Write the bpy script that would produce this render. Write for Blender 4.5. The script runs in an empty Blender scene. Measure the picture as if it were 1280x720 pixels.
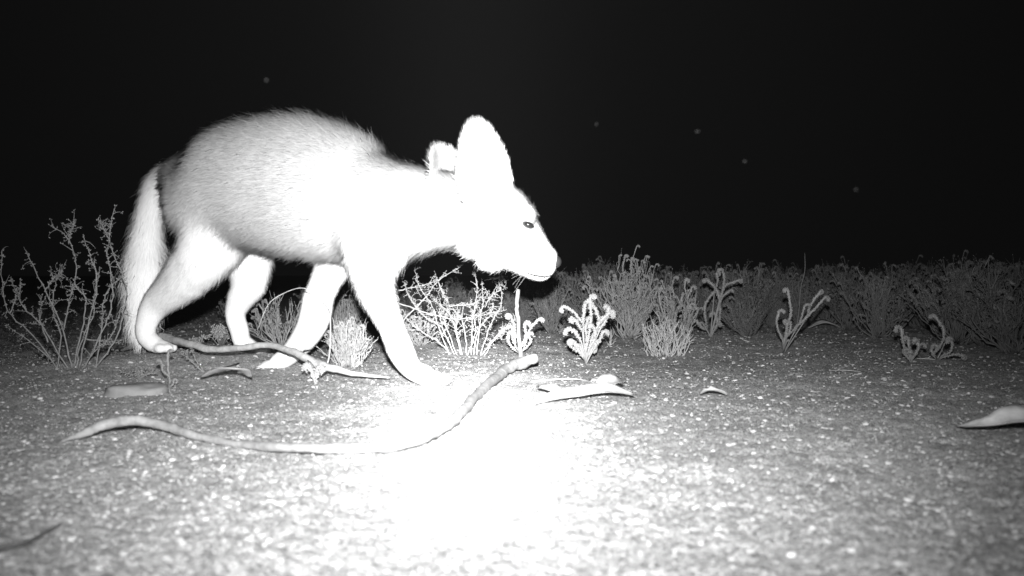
import bpy, math, random
import numpy as np
from mathutils import Vector, Matrix, noise

# ------------------------------------------------------------------ camera, world, lamp, exposure
FPX, HZ, CAMZ = 1300.0, 340.0, 0.22          # focal length in photo pixels, horizon row, lens height (m)
S = bpy.context.scene
C = S.collection
cd = bpy.data.cameras.new('trail_camera'); cam = bpy.data.objects.new('trail_camera', cd); C.objects.link(cam)
cam.location = (0, 0, CAMZ); cam.rotation_euler = (math.radians(90), 0, 0)
cd.sensor_width = 36; cd.lens = 36 * FPX / 1280; cd.shift_y = -20 / 1280
cd.clip_start = 0.02; cd.clip_end = 400
cd.dof.use_dof = True; cd.dof.focus_distance = 2.85; cd.dof.aperture_fstop = 6.5
S.camera = cam

w = bpy.data.worlds.new('World'); S.world = w; w.use_nodes = True
w.node_tree.nodes['Background'].inputs[0].default_value = (1, 1, 1, 1)
w.node_tree.nodes['Background'].inputs[1].default_value = 0.003

def ir_lamp(name, loc, yaw, pitch, power, su, sv, wide, wsu, wsv):
    """the trail camera's infrared flash: a spot whose beam is a soft core plus a wide spill"""
    ld = bpy.data.lights.new(name, 'SPOT'); lo = bpy.data.objects.new(name, ld); C.objects.link(lo)
    lo.location = loc
    lo.rotation_euler = (math.radians(90 + pitch), 0, math.radians(-yaw))
    ld.energy = power; ld.spot_size = math.radians(150); ld.spot_blend = 0.4; ld.shadow_soft_size = 0.012
    ld.color = (1, 1, 1)
    ld.use_nodes = True
    nt = ld.node_tree; N = nt.nodes; L = nt.links
    em = N['Emission']
    tc = N.new('ShaderNodeTexCoord'); sx = N.new('ShaderNodeSeparateXYZ'); L.new(tc.outputs['Normal'], sx.inputs[0])
    def m(op, a, b=None):
        n = N.new('ShaderNodeMath'); n.operation = op
        for i, v in enumerate((a, b)):
            if v is None: continue
            if isinstance(v, (int, float)): n.inputs[i].default_value = v
            else: L.new(v, n.inputs[i])
        return n.outputs[0]
    az = m('MAXIMUM', m('ABSOLUTE', sx.outputs[2]), 0.05)
    u = m('DIVIDE', sx.outputs[0], az); v = m('DIVIDE', sx.outputs[1], az)
    def g(a, b, u0, v0):
        q = m('ADD', m('POWER', m('ABSOLUTE', m('DIVIDE', m('SUBTRACT', u, u0), a)), 2.0), m('POWER', m('ABSOLUTE', m('DIVIDE', m('SUBTRACT', v, v0), b)), 2.0))
        return m('EXPONENT', m('MULTIPLY', q, -0.5))
    s = m('ADD', g(su, sv, -.039, -.150), m('MULTIPLY', g(wsu, wsv, -.04, -.069), wide))
    L.new(s, em.inputs['Strength'])
    return lo
ir_lamp('infrared_flash', (0, -0.01, CAMZ + 0.085), 0, 0, 1950.0, 0.063, 0.077, 0.41, 0.265, 0.19)

S.view_settings.view_transform = 'Standard'; S.view_settings.look = 'None'
S.view_settings.exposure = 0; S.view_settings.gamma = 1
S.cycles.use_denoising = True
S.cycles.max_bounces = 6; S.cycles.diffuse_bounces = 3

# ------------------------------------------------------------------ helpers
def P(px, py, Y):
    return Vector(((px - 640) / FPX * Y, Y, CAMZ + (HZ - py) / FPX * Y))

def gauss(x, y, cx, cy, sx, sy): return math.exp(-((x - cx) / sx) ** 2 - ((y - cy) / sy) ** 2)
def gh(x, y):
    """height of the ground"""
    h = 0.034 * gauss(x, y, -0.74, 2.55, 0.34, 0.30)
    h += 0.010 * noise.noise(Vector((x * 1.3, y * 1.3, 3.1))) * min(1, y / 3 if y > 0 else 0)
    h += 0.0065 * noise.noise(Vector((x * 5, y * 5, 7.7)))
    if y < 9: h += 0.0040 * noise.noise(Vector((x * 13, y * 13, 2.2)))
    return h
def G(px, py, lift=0):
    """the ground point seen at a photo pixel"""
    Y = FPX * CAMZ / max(py - HZ, 8)
    for _ in range(12):
        z = gh((px - 640) / FPX * Y, Y)
        Y = 0.5 * Y + 0.5 * FPX * (CAMZ - z) / max(py - HZ, 8)
    p = P(px, py, Y); p.z = gh(p.x, p.y) + lift
    return p

def mat(name, col, rough=0.9, var=0.0, scale=30.0, bump=0.0, bscale=None, island=0.0, spec=0.25, detail=6):
    m = bpy.data.materials.new(name); m.use_nodes = True
    nt = m.node_tree; N = nt.nodes; L = nt.links; b = N['Principled BSDF']
    b.inputs['Roughness'].default_value = rough
    b.inputs['Specular IOR Level'].default_value = spec
    b.inputs['Base Color'].default_value = (col, col, col, 1)
    tc = N.new('ShaderNodeTexCoord')
    out = None
    if var > 0:
        n = N.new('ShaderNodeTexNoise'); n.inputs['Scale'].default_value = scale; n.inputs['Detail'].default_value = detail
        n.inputs['Roughness'].default_value = 0.65
        L.new(tc.outputs['Object'], n.inputs['Vector'])
        r = N.new('ShaderNodeMapRange'); r.inputs['From Min'].default_value = 0.3; r.inputs['From Max'].default_value = 0.7
        r.inputs['To Min'].default_value = col * (1 - var); r.inputs['To Max'].default_value = col * (1 + var)
        L.new(n.outputs['Fac'], r.inputs['Value']); out = r.outputs[0]
    if island > 0:
        ge = N.new('ShaderNodeNewGeometry')
        r = N.new('ShaderNodeMapRange'); r.inputs['To Min'].default_value = 1 - island; r.inputs['To Max'].default_value = 1 + island
        L.new(ge.outputs['Random Per Island'], r.inputs['Value'])
        mu = N.new('ShaderNodeMath'); mu.operation = 'MULTIPLY'; L.new(r.outputs[0], mu.inputs[0])
        if out is not None: L.new(out, mu.inputs[1])
        else: mu.inputs[1].default_value = col
        out = mu.outputs[0]
    if out is not None: L.new(out, b.inputs['Base Color'])
    if bump > 0:
        n = N.new('ShaderNodeTexNoise'); n.inputs['Scale'].default_value = bscale or scale * 3; n.inputs['Detail'].default_value = 8
        L.new(tc.outputs['Object'], n.inputs['Vector'])
        bp = N.new('ShaderNodeBump'); bp.inputs['Strength'].default_value = 1; bp.inputs['Distance'].default_value = bump
        L.new(n.outputs['Fac'], bp.inputs['Height']); L.new(bp.outputs[0], b.inputs['Normal'])
    return m

M = {}
M['bark'] = mat('grey dry bark', 0.30, 0.85, 0.35, 60, 0.0015, 180)
M['twig'] = mat('dry twig', 0.18, 0.85, 0.3, 90)
M['pale_twig'] = mat('pale dry twig', 0.30, 0.85, 0.3, 90)
M['fleshy'] = mat('fleshy woolly leaf', 0.18, 0.8, 0.2, 70, island=0.35)
M['woolly'] = mat('pale woolly leaf', 0.30, 0.85, 0.15, 70, island=0.3)
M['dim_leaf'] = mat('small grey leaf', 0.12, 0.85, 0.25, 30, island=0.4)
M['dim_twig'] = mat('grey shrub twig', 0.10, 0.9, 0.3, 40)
M['drybush'] = mat('weathered shrub twig', 0.21, 0.9, 0.3, 60)
M['dead_leaf'] = mat('dead leaf', 0.36, 0.8, 0.25, 40, 0.0008, 120)
M['bark_strip'] = mat('shed bark', 0.30, 0.85, 0.3, 50, 0.001, 160)
M['pebble'] = mat('pebbles', 0.27, 0.85, 0.0, island=0.7, spec=0.4)
M['nose'] = mat('wet nose', 0.04, 0.35, spec=0.5)
M['eye'] = mat('eye', 0.02, 0.08, spec=0.8)
M['dust'] = mat('dust', 0.006, 0.9)

class MB:
    """collects tubes and small shapes, then builds one mesh object"""
    def __init__(s): s.v = []; s.f = []
    def add(s, vs, fs):
        o = len(s.v); s.v += [tuple(v) for v in vs]; s.f += [tuple(i + o for i in f) for f in fs]
    def tube(s, pts, rad, n=6, jit=0.0):
        pts = [Vector(p) for p in pts]
        if not isinstance(rad, (list, tuple)): rad = [rad] * len(pts)
        ref = None; vs = []
        for i, p in enumerate(pts):
            t = (pts[min(i + 1, len(pts) - 1)] - pts[max(i - 1, 0)])
            t = t.normalized() if t.length > 1e-9 else Vector((0, 0, 1))
            if ref is None: ref = t.orthogonal().normalized()
            ref = (ref - t * ref.dot(t)); ref = ref.normalized() if ref.length > 1e-6 else t.orthogonal().normalized()
            b = t.cross(ref)
            for k in range(n):
                a = 2 * math.pi * k / n
                r = rad[i] * (1 + random.uniform(-jit, jit))
                vs.append(p + (ref * math.cos(a) + b * math.sin(a)) * r)
        m = len(pts); fs = []
        for i in range(m - 1):
            for k in range(n):
                fs.append((i * n + k, i * n + (k + 1) % n, (i + 1) * n + (k + 1) % n, (i + 1) * n + k))
        fs.append(tuple(range(n - 1, -1, -1))); fs.append(tuple((m - 1) * n + k for k in range(n)))
        s.add(vs, fs)
    def leaflet(s, p, d, L, r):
        d = d.normalized(); a = d.orthogonal().normalized(); b = d.cross(a); q = p + d * L * 0.5
        s.add([p, q + a * r, q + b * r, q - a * r, q - b * r, p + d * L],
              [(0, 2, 1), (0, 3, 2), (0, 4, 3), (0, 1, 4), (5, 1, 2), (5, 2, 3), (5, 3, 4), (5, 4, 1)])
    def build(s, name, m, parent=None, smooth=True, origin=None):
        me = bpy.data.meshes.new(name)
        o_ = Vector(origin) if origin is not None else Vector((0, 0, 0))
        me.from_pydata([(v[0] - o_.x, v[1] - o_.y, v[2] - o_.z) for v in s.v], [], s.f)
        if smooth: me.polygons.foreach_set('use_smooth', [True] * len(me.polygons))
        me.materials.append(m); me.update()
        ob = bpy.data.objects.new(name, me); C.objects.link(ob)
        if parent is not None: ob.parent = parent
        elif origin is not None: ob.location = o_
        return ob

def tag(o, label=None, cat=None, group=None, kind=None):
    if label: o['label'] = label
    if cat: o['category'] = cat
    if group: o['group'] = group
    if kind: o['kind'] = kind
    return o
def empty(name, loc, label=None, cat=None, group=None):
    o = bpy.data.objects.new(name, None); C.objects.link(o); o.location = loc; o.empty_display_size = 0.05
    return tag(o, label, cat, group)

def spline(pts, sub=6):
    """Catmull-Rom through tuples of any length"""
    A = [np.array(p, float) for p in pts]
    A = [2 * A[0] - A[1]] + A + [2 * A[-1] - A[-2]]
    out = []
    for i in range(1, len(A) - 2):
        for k in range(sub):
            t = k / sub; p0, p1, p2, p3 = A[i - 1:i + 3]
            out.append(0.5 * (2 * p1 + (p2 - p0) * t + (2 * p0 - 5 * p1 + 4 * p2 - p3) * t * t + (3 * p1 - p0 - 3 * p2 + p3) * t ** 3))
    out.append(A[-2])
    return out

def frnd(a, b): return random.uniform(a, b)
def rdir(): 
    v = Vector((random.gauss(0, 1), random.gauss(0, 1), random.gauss(0, 1))); return v.normalized()

# ------------------------------------------------------------------ ground
def ground():
    rs = [0.12]
    while rs[-1] < 6: rs.append(rs[-1] * 1.0060)
    while rs[-1] < 60: rs.append(rs[-1] * 1.05)
    th = list(np.linspace(-32, 32, 520))
    th += list(np.linspace(36, 324, 73))
    th = np.radians(th); n = len(th); R = len(rs)
    rs = np.array(rs)
    X = np.outer(rs, np.sin(th)); Y = np.outer(rs, np.cos(th))
    co = np.empty((R * n + 1, 3)); k = 0
    front = np.arange(n) < 520
    for i in range(R):
        for j in range(n):
            x, y = X[i, j], Y[i, j]
            z = gh(x, y) if rs[i] < 40 else 0.0
            if front[j] and 0.4 < rs[i] < 6:
                f = noise.noise(Vector((x * 45, y * 45, 1.0)))
                f2 = noise.noise(Vector((x * 130, y * 130, 5.0)))
                z += 0.0020 * f + 0.0013 * f2 + 0.0012 * max(0, noise.noise(Vector((x * 70, y * 70, 9.0))) - .1) * 3 - 0.004 * max(0, noise.noise(Vector((x * 38, y * 38, 19.0))) - .42) * 3
            co[k] = (x, y, z); k += 1
    co[-1] = (0, 0, gh(0, 0))
    fs = []
    for i in range(R - 1):
        a = i * n; b = a + n
        for j in range(n):
            j2 = (j + 1) % n
            fs.append((a + j, b + j, b + j2, a + j2))
    for j in range(n): fs.append((R * n, j, (j + 1) % n))
    me = bpy.data.meshes.new('ground'); me.from_pydata([tuple(c) for c in co], [], fs); me.flip_normals() if False else None
    me.polygons.foreach_set('use_smooth', [True] * len(me.polygons))
    m = bpy.data.materials.new('sandy gravel soil'); m.use_nodes = True
    nt = m.node_tree; N = nt.nodes; L = nt.links; b = N['Principled BSDF']
    b.inputs['Roughness'].default_value = 0.95; b.inputs['Specular IOR Level'].default_value = 0.15
    tc = N.new('ShaderNodeTexCoord')
    def nz(sc, det=4, rough=0.6):
        q = N.new('ShaderNodeTexNoise'); q.inputs['Scale'].default_value = sc; q.inputs['Detail'].default_value = det
        q.inputs['Roughness'].default_value = rough; L.new(tc.outputs['Object'], q.inputs['Vector']); return q.outputs['Fac']
    def mr(x, a, c, lo, hi):
        r = N.new('ShaderNodeMapRange'); r.inputs['From Min'].default_value = a; r.inputs['From Max'].default_value = c
        r.inputs['To Min'].default_value = lo; r.inputs['To Max'].default_value = hi; L.new(x, r.inputs['Value']); return r.outputs[0]
    def mm(op, a, c):
        q = N.new('ShaderNodeMath'); q.operation = op; L.new(a, q.inputs[0])
        if isinstance(c, (int, float)): q.inputs[1].default_value = c
        else: L.new(c, q.inputs[1])
        return q.outputs[0]
    c = mm('MULTIPLY', mr(nz(5), 0.3, 0.7, 0.35, 0.45), mr(nz(160, 6, 0.75), 0.3, 0.7, 0.55, 1.4))
    c = mm('MULTIPLY', c, mr(nz(28, 5), 0.3, 0.7, 0.8, 1.2))
    vo = N.new('ShaderNodeTexVoronoi'); vo.inputs['Scale'].default_value = 330; L.new(tc.outputs['Object'], vo.inputs['Vector'])
    gr = mr(vo.outputs['Distance'], 0.0, 0.6, 1.0, 0.0)
    sp = N.new('ShaderNodeSeparateColor'); L.new(vo.outputs['Color'], sp.inputs[0])
    c = mm('MULTIPLY', c, mr(sp.outputs[0], 0, 1, 0.5, 1.5))
    L.new(c, b.inputs['Base Color'])
    bp = N.new('ShaderNodeBump'); bp.inputs['Strength'].default_value = 0.9; bp.inputs['Distance'].default_value = 0.002
    L.new(mm('ADD', gr, mm('MULTIPLY', nz(90, 8, 0.7), 1.5)), bp.inputs['Height']); L.new(bp.outputs[0], b.inputs['Normal'])
    me.materials.append(m)
    ob = bpy.data.objects.new('ground', me); C.objects.link(ob)
    tag(ob, kind='structure', label='bare sandy ground with fine gravel')
    me.update()
    # faces must look up
    if me.polygons[0].normal.z < 0: me.flip_normals()
ground()

def pebbles():
    rng = np.random.default_rng(4)
    n = 52000
    base = np.array([(0, 0, 1), (.89, 0, .45), (.28, .85, .45), (-.72, .53, .45), (-.72, -.53, .45), (.28, -.85, .45),
                     (.72, .53, -.45), (-.28, .85, -.45), (-.89, 0, -.45), (-.28, -.85, -.45), (.72, -.53, -.45), (0, 0, -1)])
    fc = [(0,1,2),(0,2,3),(0,3,4),(0,4,5),(0,5,1),(1,6,2),(2,7,3),(3,8,4),(4,9,5),(5,10,1),(2,6,7),(3,7,8),(4,8,9),(5,9,10),(1,10,6),(11,7,6),(11,8,7),(11,9,8),(11,10,9),(11,6,10)]
    fc = np.array(fc)
    V = np.empty((n, 12, 3)); F = np.empty((n, 20, 3), int)
    for i in range(n):
        Y = math.exp(rng.uniform(math.log(0.6), math.log(6.5)))
        x = rng.uniform(-0.62, 0.62) * Y
        s = min(0.00050 * math.exp(abs(rng.normal(0, 0.60))) * (1.0 + 0.30 * Y), 0.0045 if Y > 1.2 else 0.003)
        a = rng.uniform(0, 6.28); ca, sa = math.cos(a), math.sin(a)
        q = base * (1 + rng.uniform(-0.25, 0.25, (12, 1))) * np.array([s * rng.uniform(1, 1.7), s, s * rng.uniform(0.45, 0.9)])
        q = np.stack([q[:, 0] * ca - q[:, 1] * sa, q[:, 0] * sa + q[:, 1] * ca, q[:, 2]], 1)
        V[i] = q + np.array([x, Y, gh(x, Y) + s * 0.25]); F[i] = fc + 12 * i
    me = bpy.data.meshes.new('gravel'); me.from_pydata(V.reshape(-1, 3).tolist(), [], F.reshape(-1, 3).tolist())
    me.materials.append(M['pebble']); ob = bpy.data.objects.new('gravel', me); C.objects.link(ob)
    tag(ob, 'fine pale gravel grains scattered over the sandy ground', 'gravel', kind='stuff')
pebbles()

def stones():
    rn = random.Random(8); proto = []
    for k in range(4):
        vs = []; fs = []; nu, nv = 12, 7
        for i in range(nv + 1):
            th = math.pi * i / nv
            for j in range(nu):
                a = 2 * math.pi * j / nu; d = Vector((math.sin(th) * math.cos(a), math.sin(th) * math.sin(a), math.cos(th)))
                q = 1 + .45 * noise.noise(d * 1.7 + Vector((k * 5, 0, 0))) + .2 * noise.noise(d * 4 + Vector((k * 3, 2, 0)))
                vs.append((d.x * q * 1.25, d.y * q, d.z * q * .62))
        for i in range(nv):
            for j in range(nu): fs.append((i * nu + j, (i + 1) * nu + j, (i + 1) * nu + (j + 1) % nu, i * nu + (j + 1) % nu))
        me = bpy.data.meshes.new('small_stone'); me.from_pydata(vs, [], fs); me.polygons.foreach_set('use_smooth', [True] * len(fs))
        me.materials.append(mat('small stone', (.16, .30, .42, .24)[k], .85, .25, 3)); proto.append(me)
    for i in range(150):
        Y = math.exp(rn.uniform(math.log(.80), math.log(4.5))); x = rn.uniform(-.5, .5) * Y; sz = rn.uniform(.0016, .0034) * (1 + .32 * Y)
        o = bpy.data.objects.new('small_stone', proto[rn.choice((0, 1, 1, 2, 3))]); C.objects.link(o)
        o.location = (x, Y, gh(x, Y) + sz * .15); o.rotation_euler = (rn.uniform(-.3, .3), rn.uniform(-.3, .3), rn.uniform(0, 6.28)); o.scale = (sz, sz, sz * rn.uniform(.7, 1.1))
        tag(o, 'small loose stone half sunk in the sandy ground', 'stone', 'small loose stones scattered on the ground')
stones()

# ------------------------------------------------------------------ the animal
def build_fox():
    # the coat flows from the nose to the rump, and down legs and tail: each path runs that way
    # px, py, Y, vertical radius (px), lateral radius (m), coat length (m)
    def prep(rows): 
        out = []
        for (px, py, Y, v, wd, fl) in rows:
            p = P(px, py, Y); out.append((p.x, p.y, p.z, v * Y / FPX, wd, fl))
        return out
    trunk = prep([
        (691, 336, 2.07, 11, .012, .002), (685, 333, 2.065, 21, .021, .004), (669, 323, 2.05, 27, .029, .007), (648, 305, 2.03, 36, .036, .011),
        (622, 282, 2.01, 50, .056, .014), (592, 266, 2.01, 48, .060, .014), (556, 262, 2.04, 46, .058, .022), (520, 262, 2.07, 52, .064, .028),
        (490, 264, 2.10, 61, .076, .025), (456, 260, 2.14, 70, .090, .025), (420, 244, 2.18, 84, .098, .025), (370, 232, 2.24, 88, .102, .025),
        (315, 230, 2.31, 80, .100, .025), (265, 240, 2.38, 70, .088, .025), (238, 228, 2.43, 42, .062, .022), (219, 222, 2.46, 22, .04, .018)])
    legs = [
        prep([(478, 255, 2.09, 56, .048, .024), (470, 305, 2.07, 44, .046, .022), (466, 345, 2.045, 28, .038, .016), (477, 380, 2.035, 20, .029, .011),
              (491, 412, 2.03, 16, .023, .008), (502, 440, 2.03, 16.5, .025, .006), (515, 461, 2.03, 13, .021, .005), (533, 470, 2.02, 13, .026, .004)]),
        prep([(440, 290, 2.24, 40, .040, .014), (416, 335, 2.25, 25, .034, .010), (400, 365, 2.25, 20, .028, .008), (394, 395, 2.25, 20, .028, .007),
              (382, 420, 2.26, 17, .024, .006), (362, 443, 2.28, 13, .020, .005), (346, 454, 2.29, 11, .022, .004)]),
        prep([(280, 245, 2.35, 50, .052, .025), (272, 290, 2.335, 44, .048, .022), (250, 326, 2.335, 35, .042, .018), (222, 356, 2.36, 26, .032, .012),
              (196, 380, 2.39, 19, .025, .009), (184, 402, 2.39, 14, .020, .006), (183, 420, 2.385, 12, .019, .005), (194, 431, 2.38, 11, .021, .004)]),
        prep([(300, 270, 2.46, 50, .050, .018), (308, 315, 2.47, 36, .044, .015), (312, 350, 2.48, 25, .034, .012), (300, 375, 2.49, 17, .026, .008),
              (294, 393, 2.50, 13, .021, .006), (299, 412, 2.50, 12, .019, .005), (303, 427, 2.495, 11, .018, .005), (313, 434, 2.49, 10, .020, .004)]),
    ]
    tail = prep([(224, 214, 2.46, 16, .030, .018), (200, 232, 2.48, 17, .028, .020), (186, 275, 2.50, 16, .027, .024), (181, 330, 2.50, 20, .034, .036),
                 (179, 375, 2.49, 18, .032, .040), (175, 408, 2.48, 12, .021, .036), (172, 426, 2.47, 3, .006, .026)])
    verts, faces = [], []
    cen, tan, fl, rr = [], [], [], []
    def loft(rows, sub=5, n=24, up=Vector((0, 0, 1))):
        pts = spline(rows, sub); o = len(verts); m = len(pts)
        # pole rings keep the ends rounded
        for i, q in enumerate(pts):
            p = Vector(q[:3]); t = Vector(pts[min(i + 1, m - 1)][:3]) - Vector(pts[max(i - 1, 0)][:3]); t.normalize()
            sd = Vector((0, 1, 0)); sd = (sd - t * sd.dot(t)).normalized(); u2 = sd.cross(t).normalized()
            rv, rw = max(q[3], .003), max(q[4], .003)
            for k in range(n):
                a = 2 * math.pi * k / n
                verts.append(p + u2 * rv * math.sin(a) + sd * rw * math.cos(a))
            cen.append(tuple(p)); tan.append(tuple(t)); fl.append(max(q[5], .002)); rr.append((rv + rw) / 2)
        for i in range(m - 1):
            for k in range(n):
                faces.append((o + i * n + k, o + i * n + (k + 1) % n, o + (i + 1) * n + (k + 1) % n, o + (i + 1) * n + k))
        for end, i, sg in ((0, 0, -1), (1, m - 1, 1)):
            q = pts[i]; t = Vector(tan[-m + i]); c = len(verts)
            verts.append(Vector(q[:3]) + t * sg * min(q[3], q[4]) * 0.6)
            for k in range(n):
                a, b = o + i * n + k, o + i * n + (k + 1) % n
                faces.append((c, b, a) if end == 0 else (c, a, b))
    def ball(c, r, sc=(1, 1, 1), rot=0.0, f=0.003):
        o = len(verts); nu, nv = 12, 8; ca, sa = math.cos(rot), math.sin(rot)
        for i in range(nv + 1):
            th = math.pi * i / nv
            for k in range(nu):
                a = 2 * math.pi * k / nu
                x, y, z = math.sin(th) * math.cos(a) * r * sc[0], math.sin(th) * math.sin(a) * r * sc[1], math.cos(th) * r * sc[2]
                verts.append(Vector(c) + Vector((x * ca - y * sa, x * sa + y * ca, z)))
        for i in range(nv):
            for k in range(nu):
                faces.append((o + i * nu + k, o + (i + 1) * nu + k, o + (i + 1) * nu + (k + 1) % nu, o + i * nu + (k + 1) % nu))
        cen.append(tuple(c)); tan.append((0.5, 0, -0.85)); fl.append(f); rr.append(r)
    loft(trunk, n=32)
    for l in legs: loft(l)
    loft(tail)
    # shoulder and cheek volumes
    ball(P(600, 300, 1.985), .035, (1.3, .7, 1.0), f=.012)
    ball(P(600, 300, 2.06), .035, (1.3, .7, 1.0), f=.012)
    ball(P(652, 269, 1.997), .029, (1.0, .9, .85), f=.009)
    ball(P(652, 269, 2.045), .029, (1.0, .9, .85), f=.009)
    ball(P(618, 320, 1.985), .026, (1.3, .7, 1.0), f=.014)
    # toes: four per paw
    def paw(px, py, Y, yaw, drop=0.0):
        c = P(px, py, Y); d = Vector((math.cos(yaw), math.sin(yaw), 0)); s_ = Vector((-d.y, d.x, 0))
        ball(c, .026, (1.1, .95, .62), yaw)
        for k, (lat, fw) in enumerate(((-.020, .016), (-.0075, .026), (.0075, .026), (.020, .016))):
            ball(c + s_ * lat + d * fw + Vector((0, 0, -.003 - drop)), .0118, (1.35, .85, .9), yaw)
    paw(538, 473, 2.02, -0.10)
    paw(340, 458, 2.29, math.pi - 0.5, 0.004)
    paw(200, 433, 2.38, -0.35)
    paw(318, 436, 2.49, -0.35)
    # ears: cupped, crescent in section
    def ear(rows, fwd, Yd, thick):
        o = len(verts); n = 20; m = len(rows)
        fv = Vector(fwd).normalized()
        for i, (px, py, hw) in enumerate(rows):
            p = P(px, py, Yd); a_ = hw * Yd / FPX / max(.6, abs(fv.y))
            side = Vector((fv.y, -fv.x, 0)).normalized()
            if side.x < 0: side = -side
            th = thick * (1 - 0.45 * i / (m - 1))
            for k in range(n):
                t = 2 * math.pi * k / n
                x = a_ * math.cos(t); y = th * math.sin(t) + 0.34 * a_ * (math.cos(t) ** 2)
                verts.append(p + side * x + fv * y)
            cen.append(tuple(p)); tan.append((-.1, 0, 1)); fl.append(.011); rr.append(a_)
        for i in range(m - 1):
            for k in range(n):
                faces.append((o + i * n + k, o + i * n + (k + 1) % n, o + (i + 1) * n + (k + 1) % n, o + (i + 1) * n + k))
        faces.append(tuple(o + k for k in range(n - 1, -1, -1))); faces.append(tuple(o + (m - 1) * n + k for k in range(n)))
    ear([(604, 268, 24), (602, 246, 33), (599, 222, 36), (598, 198, 33), (596, 176, 26), (595, 161, 19), (595, 153, 12), (595, 148, 5)], (0.55, -0.85, 0), 1.985, .010)
    ear([(562, 256, 16), (559, 240, 23), (555, 220, 26), (552, 202, 22), (549, 190, 17), (548, 183, 11), (548, 180, 5)], (0.75, -0.6, 0), 2.06, .009)
    me = bpy.data.meshes.new('body'); me.from_pydata([tuple(v) for v in verts], [], faces)
    body = bpy.data.objects.new('body', me); C.objects.link(body)
    rm = body.modifiers.new('r', 'REMESH'); rm.mode = 'VOXEL'; rm.voxel_size = 0.0035
    sm = body.modifiers.new('s', 'SMOOTH'); sm.factor = 0.5; sm.iterations = 6
    dg = bpy.context.evaluated_depsgraph_get(); dg.update()
    me2 = bpy.data.meshes.new_from_object(body.evaluated_get(dg))
    body.modifiers.clear(); body.data = me2
    me2.name = 'body'
    me2.polygons.foreach_set('use_smooth', [True] * len(me2.polygons))
    import bmesh
    bm = bmesh.new(); bm.from_mesh(me2)
    def px_of(c): return 640 + FPX * c.x / c.y
    sel = [v for v in bm.verts if v.co.z > 0.175 and 216 < px_of(v.co) < 505]
    for _ in range(120): bmesh.ops.smooth_vert(bm, verts=sel, factor=0.5, use_axis_x=True, use_axis_y=True, use_axis_z=True)
    sel = [v for v in bm.verts if v.co.z > 0.10 and px_of(v.co) < 540]
    for _ in range(14): bmesh.ops.smooth_vert(bm, verts=sel, factor=0.5, use_axis_x=True, use_axis_y=True, use_axis_z=True)
    bm.to_mesh(me2); bm.free()
    # coat
    mcoat = bpy.data.materials.new('pale grizzled coat'); mcoat.use_nodes = True
    nt = mcoat.node_tree; N = nt.nodes; L = nt.links; b = N['Principled BSDF']
    b.inputs['Roughness'].default_value = 0.8; b.inputs['Specular IOR Level'].default_value = 0.2
    at = N.new('ShaderNodeAttribute'); at.attribute_name = 'coat'
    L.new(at.outputs['Fac'], b.inputs['Base Color'])
    me2.materials.clear(); me2.materials.append(mcoat)
    cenA, tanA, flA, rA = np.array(cen), np.array(tan), np.array(fl), np.array(rr)
    def blend(pts):
        fl_, ln_ = np.empty((len(pts), 3)), np.empty(len(pts))
        for a in range(0, len(pts), 8000):
            d = np.linalg.norm(pts[a:a + 8000, None, :] - cenA[None], axis=2) - rA[None] * 0.9
            w_ = np.exp(-(d - d.min(1)[:, None]) / 0.018); w_ /= w_.sum(1)[:, None]
            fl_[a:a + 8000] = w_ @ tanA; ln_[a:a + 8000] = w_ @ flA
        return fl_, ln_
    back = np.array([[P(q[0], q[1], q[2]).x, P(q[0], q[1], q[2]).z] for q in
                     [(200, 300, 2.5), (205, 215, 2.46), (240, 180, 2.4), (300, 150, 2.33), (370, 138, 2.24), (430, 160, 2.17), (480, 198, 2.1), (550, 215, 2.04)]])
    def tone(pts, nor):
        """a paler flank, cheek and leg and a grizzled, darker saddle"""
        d = np.min(np.linalg.norm(pts[:, None, [0, 2]] - back[None], axis=2), axis=1)
        sad = np.clip(1 - d / 0.11, 0, 1)
        nz = np.array([noise.noise(Vector((p[0] * 9, p[1] * 9, p[2] * 22))) for p in pts])
        return np.clip(0.70 - 0.09 * sad + 0.05 * nz, 0.1, 0.8)
    nv = len(me2.vertices); co = np.empty(nv * 3); me2.vertices.foreach_get('co', co); co = co.reshape(-1, 3)
    at_ = me2.attributes.new('coat', 'FLOAT', 'POINT'); at_.data.foreach_set('value', tone(co, None) * 0.9)
    me2.calc_loop_triangles(); nt_ = len(me2.loop_triangles)
    tri = np.empty(nt_ * 3, int); me2.loop_triangles.foreach_get('vertices', tri); tri = tri.reshape(-1, 3)
    A, B, D = co[tri[:, 0]], co[tri[:, 1]], co[tri[:, 2]]
    cr = np.cross(B - A, D - A); ar = np.linalg.norm(cr, axis=1); nrm = cr / np.maximum(ar[:, None], 1e-12)
    rng = np.random.default_rng(11); n = 230000
    ti = rng.choice(nt_, n, p=ar / ar.sum()); u = rng.random(n); v = rng.random(n); f = u + v > 1; u[f] = 1 - u[f]; v[f] = 1 - v[f]
    pt = A[ti] + (B - A)[ti] * u[:, None] + (D - A)[ti] * v[:, None]; nr = nrm[ti]
    flow, ln = blend(pt); ln = ln * rng.uniform(.55, 1.2, n) * np.where((rng.random(n) < .2) & (ln > .012), rng.uniform(1.2, 1.75, n), 1)
    flow[:, 2] -= 0.35
    flow -= nr * np.sum(flow * nr, 1)[:, None]; flow /= np.maximum(np.linalg.norm(flow, axis=1)[:, None], 1e-6)
    clump = np.array([noise.noise_vector(Vector((p[0] * 28, p[1] * 28, p[2] * 28))) for p in pt])
    d1 = nr * 0.75 + flow * 0.75 + clump * 0.13 + rng.normal(0, .12, (n, 3)); d1 /= np.linalg.norm(d1, axis=1)[:, None]
    d2 = nr * 0.25 + flow * 1.0 + clump * 0.25 + rng.normal(0, .2, (n, 3)) + np.array([0, 0, -.12]); d2 /= np.linalg.norm(d2, axis=1)[:, None]
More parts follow.
